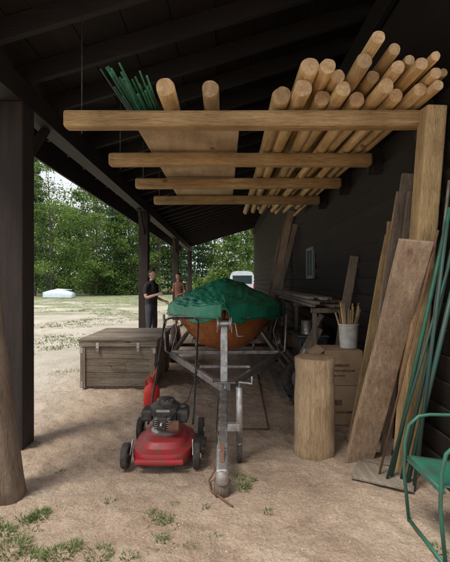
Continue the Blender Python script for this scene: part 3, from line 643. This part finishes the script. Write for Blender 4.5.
o=mk('seat',V,F,M['green'],lc,True); o.modifiers.new('s','SOLIDIFY').thickness=.006
V=[(X0+.45+.1*j/10+.015*math.sin(i/12*3.14),2.11+.36*i/12,.48+.4*j/10) for i in range(13) for j in range(11)]
F=[(i*11+j,(i+1)*11+j,(i+1)*11+j+1,i*11+j+1) for i in range(12) for j in range(10)]
o=mk('backrest',V,F,M['green'],lc,True); o.modifiers.new('s','SOLIDIFY').thickness=.006
# ---------------------------------------------------------------- background things
nn=24
rb=empty('upturned_rowboat',(-15.5,36,0))
V=[];F=[]
for i in range(nn+1):
    t=i/nn; w=.65*(math.sin(math.pi*(t*.85))**.6 if t>0 else 0)+.02
    for j in range(-8,9):
        a=j/8; V.append((-16.4+3.0*t,36+w*math.sin(a*1.57)-t*.5,.02+.75*max(0,math.cos(a*1.57))**.5*(.6+.4*math.sin(math.pi*t))))
for i in range(nn):
    for j in range(16): F.append((i*17+j,i*17+j+1,(i+1)*17+j+1,(i+1)*17+j))
F.append(tuple(nn*17+j for j in range(17)))
mk('hull',V,F,M['blue'],rb,True); tube('keel',[(-16.3,36,.45),(-15,35.8,.79),(-13.6,35.5,.72)],.03,M['whitep'],rb,6)
vn=empty('parked_van',(1.3,29,0)); vx,vy=1.25,29
sec=[(-.93,.35),(-.97,.9),(-.95,1.2),(-.82,1.95),(-.7,2.15),(-.4,2.22),(.4,2.22),(.7,2.15),(.82,1.95),(.95,1.2),(.97,.9),(.93,.35)]
V=[];F=[]; prof=[(0,1,1),(.1,1,1),(3.6,1,1),(4.2,.98,.72),(5.0,.96,.52),(5.05,.9,.48)]
for yy,sx,sz in prof:
    for x,z in sec: V.append((vx+x*sx,vy+yy,.35+(z-.35)*(sz if z>.9 else 1) if sz<1 else z))
k=len(sec)
for i in range(len(prof)-1):
    for j in range(k): F.append((i*k+j,i*k+(j+1)%k,(i+1)*k+(j+1)%k,(i+1)*k+j))
F.append(tuple(range(k))); F.append(tuple((len(prof)-1)*k+j for j in range(k-1,-1,-1)))
bev(mk('body',V,F,M['blue'],vn),.03)
plank('rear_window',(vx,vy-.006,1.3),(vx,vy-.006,1.9),1.4,.01,(1,0,0),M['glass'],vn,.003)
box('rear_bumper',(vx-.9,vy-.12,.4),(vx+.9,vy-.01,.58),M['black'],vn,.02)
for s in(-1,1):
    box('tail_light',(vx+s*.86-.06,vy-.02,.95),(vx+s*.86+.06,vy-.005,1.3),M['redp'],vn)
    for y in(.9,4.1): wheel('wheel',(vx+s*.86,vy+y,.34),(1,0,0),.34,.22,vn,G)
# ---------------------------------------------------------------- people
def person(name,px,py,face,shirt):
    pe=empty(name,(px,py,0))
    ca,sa=math.cos(face),math.sin(face)
    def W(f,l,z): return Vector((px+f*ca-l*sa,py+f*sa+l*ca,z))
    P=[];R=[];E=[];Lb=[]
    def add(p,r,parent,lab):
        P.append(W(*p)); R.append(r if isinstance(r,tuple) else (r,r)); Lb.append(lab)
        if parent is not None: E.append((parent,len(P)-1))
        return len(P)-1
    pel=add((0,0,.95),(.145,.115),None,'p'); wst=add((.0,0,1.08),(.135,.105),pel,'s'); chs=add((.01,0,1.28),(.165,.115),wst,'s'); up=add((0,0,1.41),(.12,.085),chs,'s'); nk=add((.015,0,1.49),.055,up,'k'); hd=add((.03,0,1.57),.055,nk,'k')
    for s in(-1,1):
        hp=add((0,s*.09,.87),.095,pel,'p'); kn=add((.02,s*.11,.49),.065,hp,'p'); cf=add((-.01,s*.115,.33),.058,kn,'p'); an=add((-.02,s*.12,.1),.042,cf,'p'); hl=add((0.0,s*.12,.05),.045,an,'b'); to=add((.16,s*.14,.035),.036,hl,'b')
        sh=add((0,s*.18,1.40),.065,up,'s'); ua=add((0,s*.215,1.26),.052,sh,'s')
        if s>0: el=add((-.03,s*.235,1.12),.042,ua,'k'); wr=add((.2,s*.19,1.05),.028,el,'k'); d=Vector((.9,-.1,-.2)).normalized()
        else: el=add((.04,s*.24,1.13),.042,ua,'k'); wr=add((.26,s*.17,1.2),.028,el,'k'); d=Vector((.93,.1,.2)).normalized()
        wp=Vector(((.2,s*.19,1.05) if s>0 else (.26,s*.17,1.2)))
        pm=add(tuple(wp+d*.05),(.034,.018),wr,'k')
        for q,(off,ln) in enumerate([(-.03,.075),(-.01,.085),(.01,.08),(.03,.065)]):
            b0=wp+d*.09+Vector((0,off*.3,off)); f1=add(tuple(b0),.010,pm,'k'); f2=add(tuple(b0+d*ln*.5+Vector((0,0,-.008))),.009,f1,'k'); add(tuple(b0+d*ln*.85+Vector((0,0,-.03))),.008,f2,'k')
        th=wp+d*.03+Vector((0,-s*.03,.025)); t1=add(tuple(th),.011,pm,'k'); add(tuple(th+d*.045+Vector((0,-s*.012,.01))),.009,t1,'k')
    me=bpy.data.meshes.new('body'); me.from_pydata(P,E,[]); o=link(bpy.data.objects.new('body_tmp',me))
    sk=o.modifiers.new('s','SKIN')
    for i,r in enumerate(R): me.skin_vertices[0].data[i].radius=r
    me.skin_vertices[0].data[0].use_root=True
    o.modifiers.new('ss','SUBSURF').levels=2; o.modifiers['ss'].render_levels=2
    bpy.context.view_layer.update(); dg=bpy.context.evaluated_depsgraph_get()
    nm=bpy.data.meshes.new_from_object(o.evaluated_get(dg)); bpy.data.objects.remove(o)
    nm.materials.clear()
    for k in(shirt,'pants','skin','black'): nm.materials.append(M[k])
    mp={'s':0,'p':1,'k':2,'b':3}
    for f in nm.polygons:
        c=f.center;best=9;lab='s'
        for a_,b_ in E:
            A,B_=P[a_],P[b_];ab=B_-A;t=max(0,min(1,(c-A).dot(ab)/ab.dot(ab)));d=(A+ab*t-c).length-(R[a_][0]*(1-t)+R[b_][0]*t)
            if d<best: best=d; lab=Lb[b_] if not(Lb[b_]=='k' and Lb[a_]=='s' and t<.35) else 's'
        if lab=='s' and c.z<.98: lab='p'
        f.material_index=mp[lab]; f.use_smooth=True
    b=link(bpy.data.objects.new('body',nm)); par(b,pe)
    V=[];F=[];nl,nm_=24,18
    for i in range(nm_+1):
        th=math.pi*i/nm_
        for j in range(nl):
            a=2*math.pi*j/nl; f=math.sin(th)*math.cos(a);l=math.sin(th)*math.sin(a);z=math.cos(th)
            x=f*.095;y=l*.076*(1-.22*max(0,-z));zz=z*.122
            if f>.5: x+= .022*math.exp(-((z+.12)/.16)**2-(l/.16)**2)+.008*math.exp(-((z+.85)/.2)**2)-.008*math.exp(-((z-.1)/.12)**2)*(1 if abs(l)>.15 else .3)
            if abs(l)>.93 and abs(z)<.3: y*=1.12
            V.append(W(.035+x,y,1.655+zz))
    for i in range(nm_):
        for j in range(nl): F.append((i*nl+j,i*nl+(j+1)%nl,(i+1)*nl+(j+1)%nl,(i+1)*nl+j))
    mk('head',V,F,M['skin'],pe,True)
    V=[];F=[]
    for i in range(11):
        th=math.pi*.62*i/10
        for j in range(nl):
            a=2*math.pi*j/nl; f=math.sin(th)*math.cos(a);l=math.sin(th)*math.sin(a);z=math.cos(th)
            if f>.2 and z<.45: z=.45
            V.append(W(.03+f*.1,l*.083,1.662+z*.125))
    for i in range(10):
        for j in range(nl): F.append((i*nl+j,i*nl+(j+1)%nl,(i+1)*nl+(j+1)%nl,(i+1)*nl+j))
    mk('hair',V,F,M['hair'],pe,True)
    for s in(-1,1):
        lathe('ear',[(0,.008),(.014,.006),(.02,0),(.014,-.004)],W(.03,s*.078,1.65),(-sa*s,ca*s,0),M['skin'],pe,12)
        lathe('eye',[(0,.006),(.008,.004),(.011,0)],W(.118,s*.032,1.668),(ca,sa,0),M['white'],pe,12)
        lathe('pupil',[(0,.0085),(.004,.0075),(.006,.004)],W(.118,s*.032,1.668),(ca,sa,0),M['black'],pe,10)
    tube('mouth',[W(.118,-.022,1.59),W(.128,0,1.592),W(.118,.022,1.59)],.005,plain('lip',(.4,.16,.13),.5),pe,6)
person('man_standing',-1.66,9.0,math.radians(-25),'shirt')
person('person_standing',-1.52,13.2,math.radians(-120),'shirt2')
# ---------------------------------------------------------------- camera / light
cam=bpy.data.cameras.new('camera'); cam.sensor_width=36; cam.sensor_fit='HORIZONTAL'; cam.lens=32; cam.clip_end=1500; cam.clip_start=.05
co=link(bpy.data.objects.new('camera',cam)); co.location=(0,0,1.5); co.rotation_euler=(math.radians(90),0,0)
S.camera=co
w=bpy.data.worlds.new('World'); S.world=w; w.use_nodes=True; nt=w.node_tree
sky=nt.nodes.new('ShaderNodeTexSky'); sky.sky_type='NISHITA'; sky.sun_disc=False
el,az=math.radians(58),math.radians(222)
sky.sun_elevation=el; sky.sun_rotation=az; sky.dust_density=3; sky.air_density=1.0; sky.altitude=100
tc=N(nt,'ShaderNodeTexCoord'); cn_=N(nt,'ShaderNodeTexNoise'); cn_.inputs['Scale'].default_value=2.2; cn_.inputs['Detail'].default_value=6; nt.links.new(tc.outputs['Generated'],cn_.inputs['Vector'])
cr_=ramp(nt,[(.3,(.45,.45,.45)),(.6,(.95,.95,.95))]); nt.links.new(cn_.outputs['Fac'],cr_.inputs[0])
mx=N(nt,'ShaderNodeMix',data_type='RGBA'); nt.links.new(cr_.outputs[0],mx.inputs[0]); nt.links.new(sky.outputs[0],mx.inputs[6]); mx.inputs[7].default_value=(6.8,6.9,7.1,1)
nt.links.new(mx.outputs[2],nt.nodes['Background'].inputs[0]); nt.nodes['Background'].inputs[1].default_value=.15
sl=bpy.data.lights.new('sun','SUN'); sl.energy=3.6; sl.angle=math.radians(18); sl.color=(1,.95,.87)
so=link(bpy.data.objects.new('sun',sl)); d=Vector((math.sin(az)*math.cos(el),math.cos(az)*math.cos(el),math.sin(el))); so.rotation_euler=d.to_track_quat('Z','Y').to_euler()
S.view_settings.view_transform='Standard'; S.view_settings.look='None'; S.view_settings.exposure=0
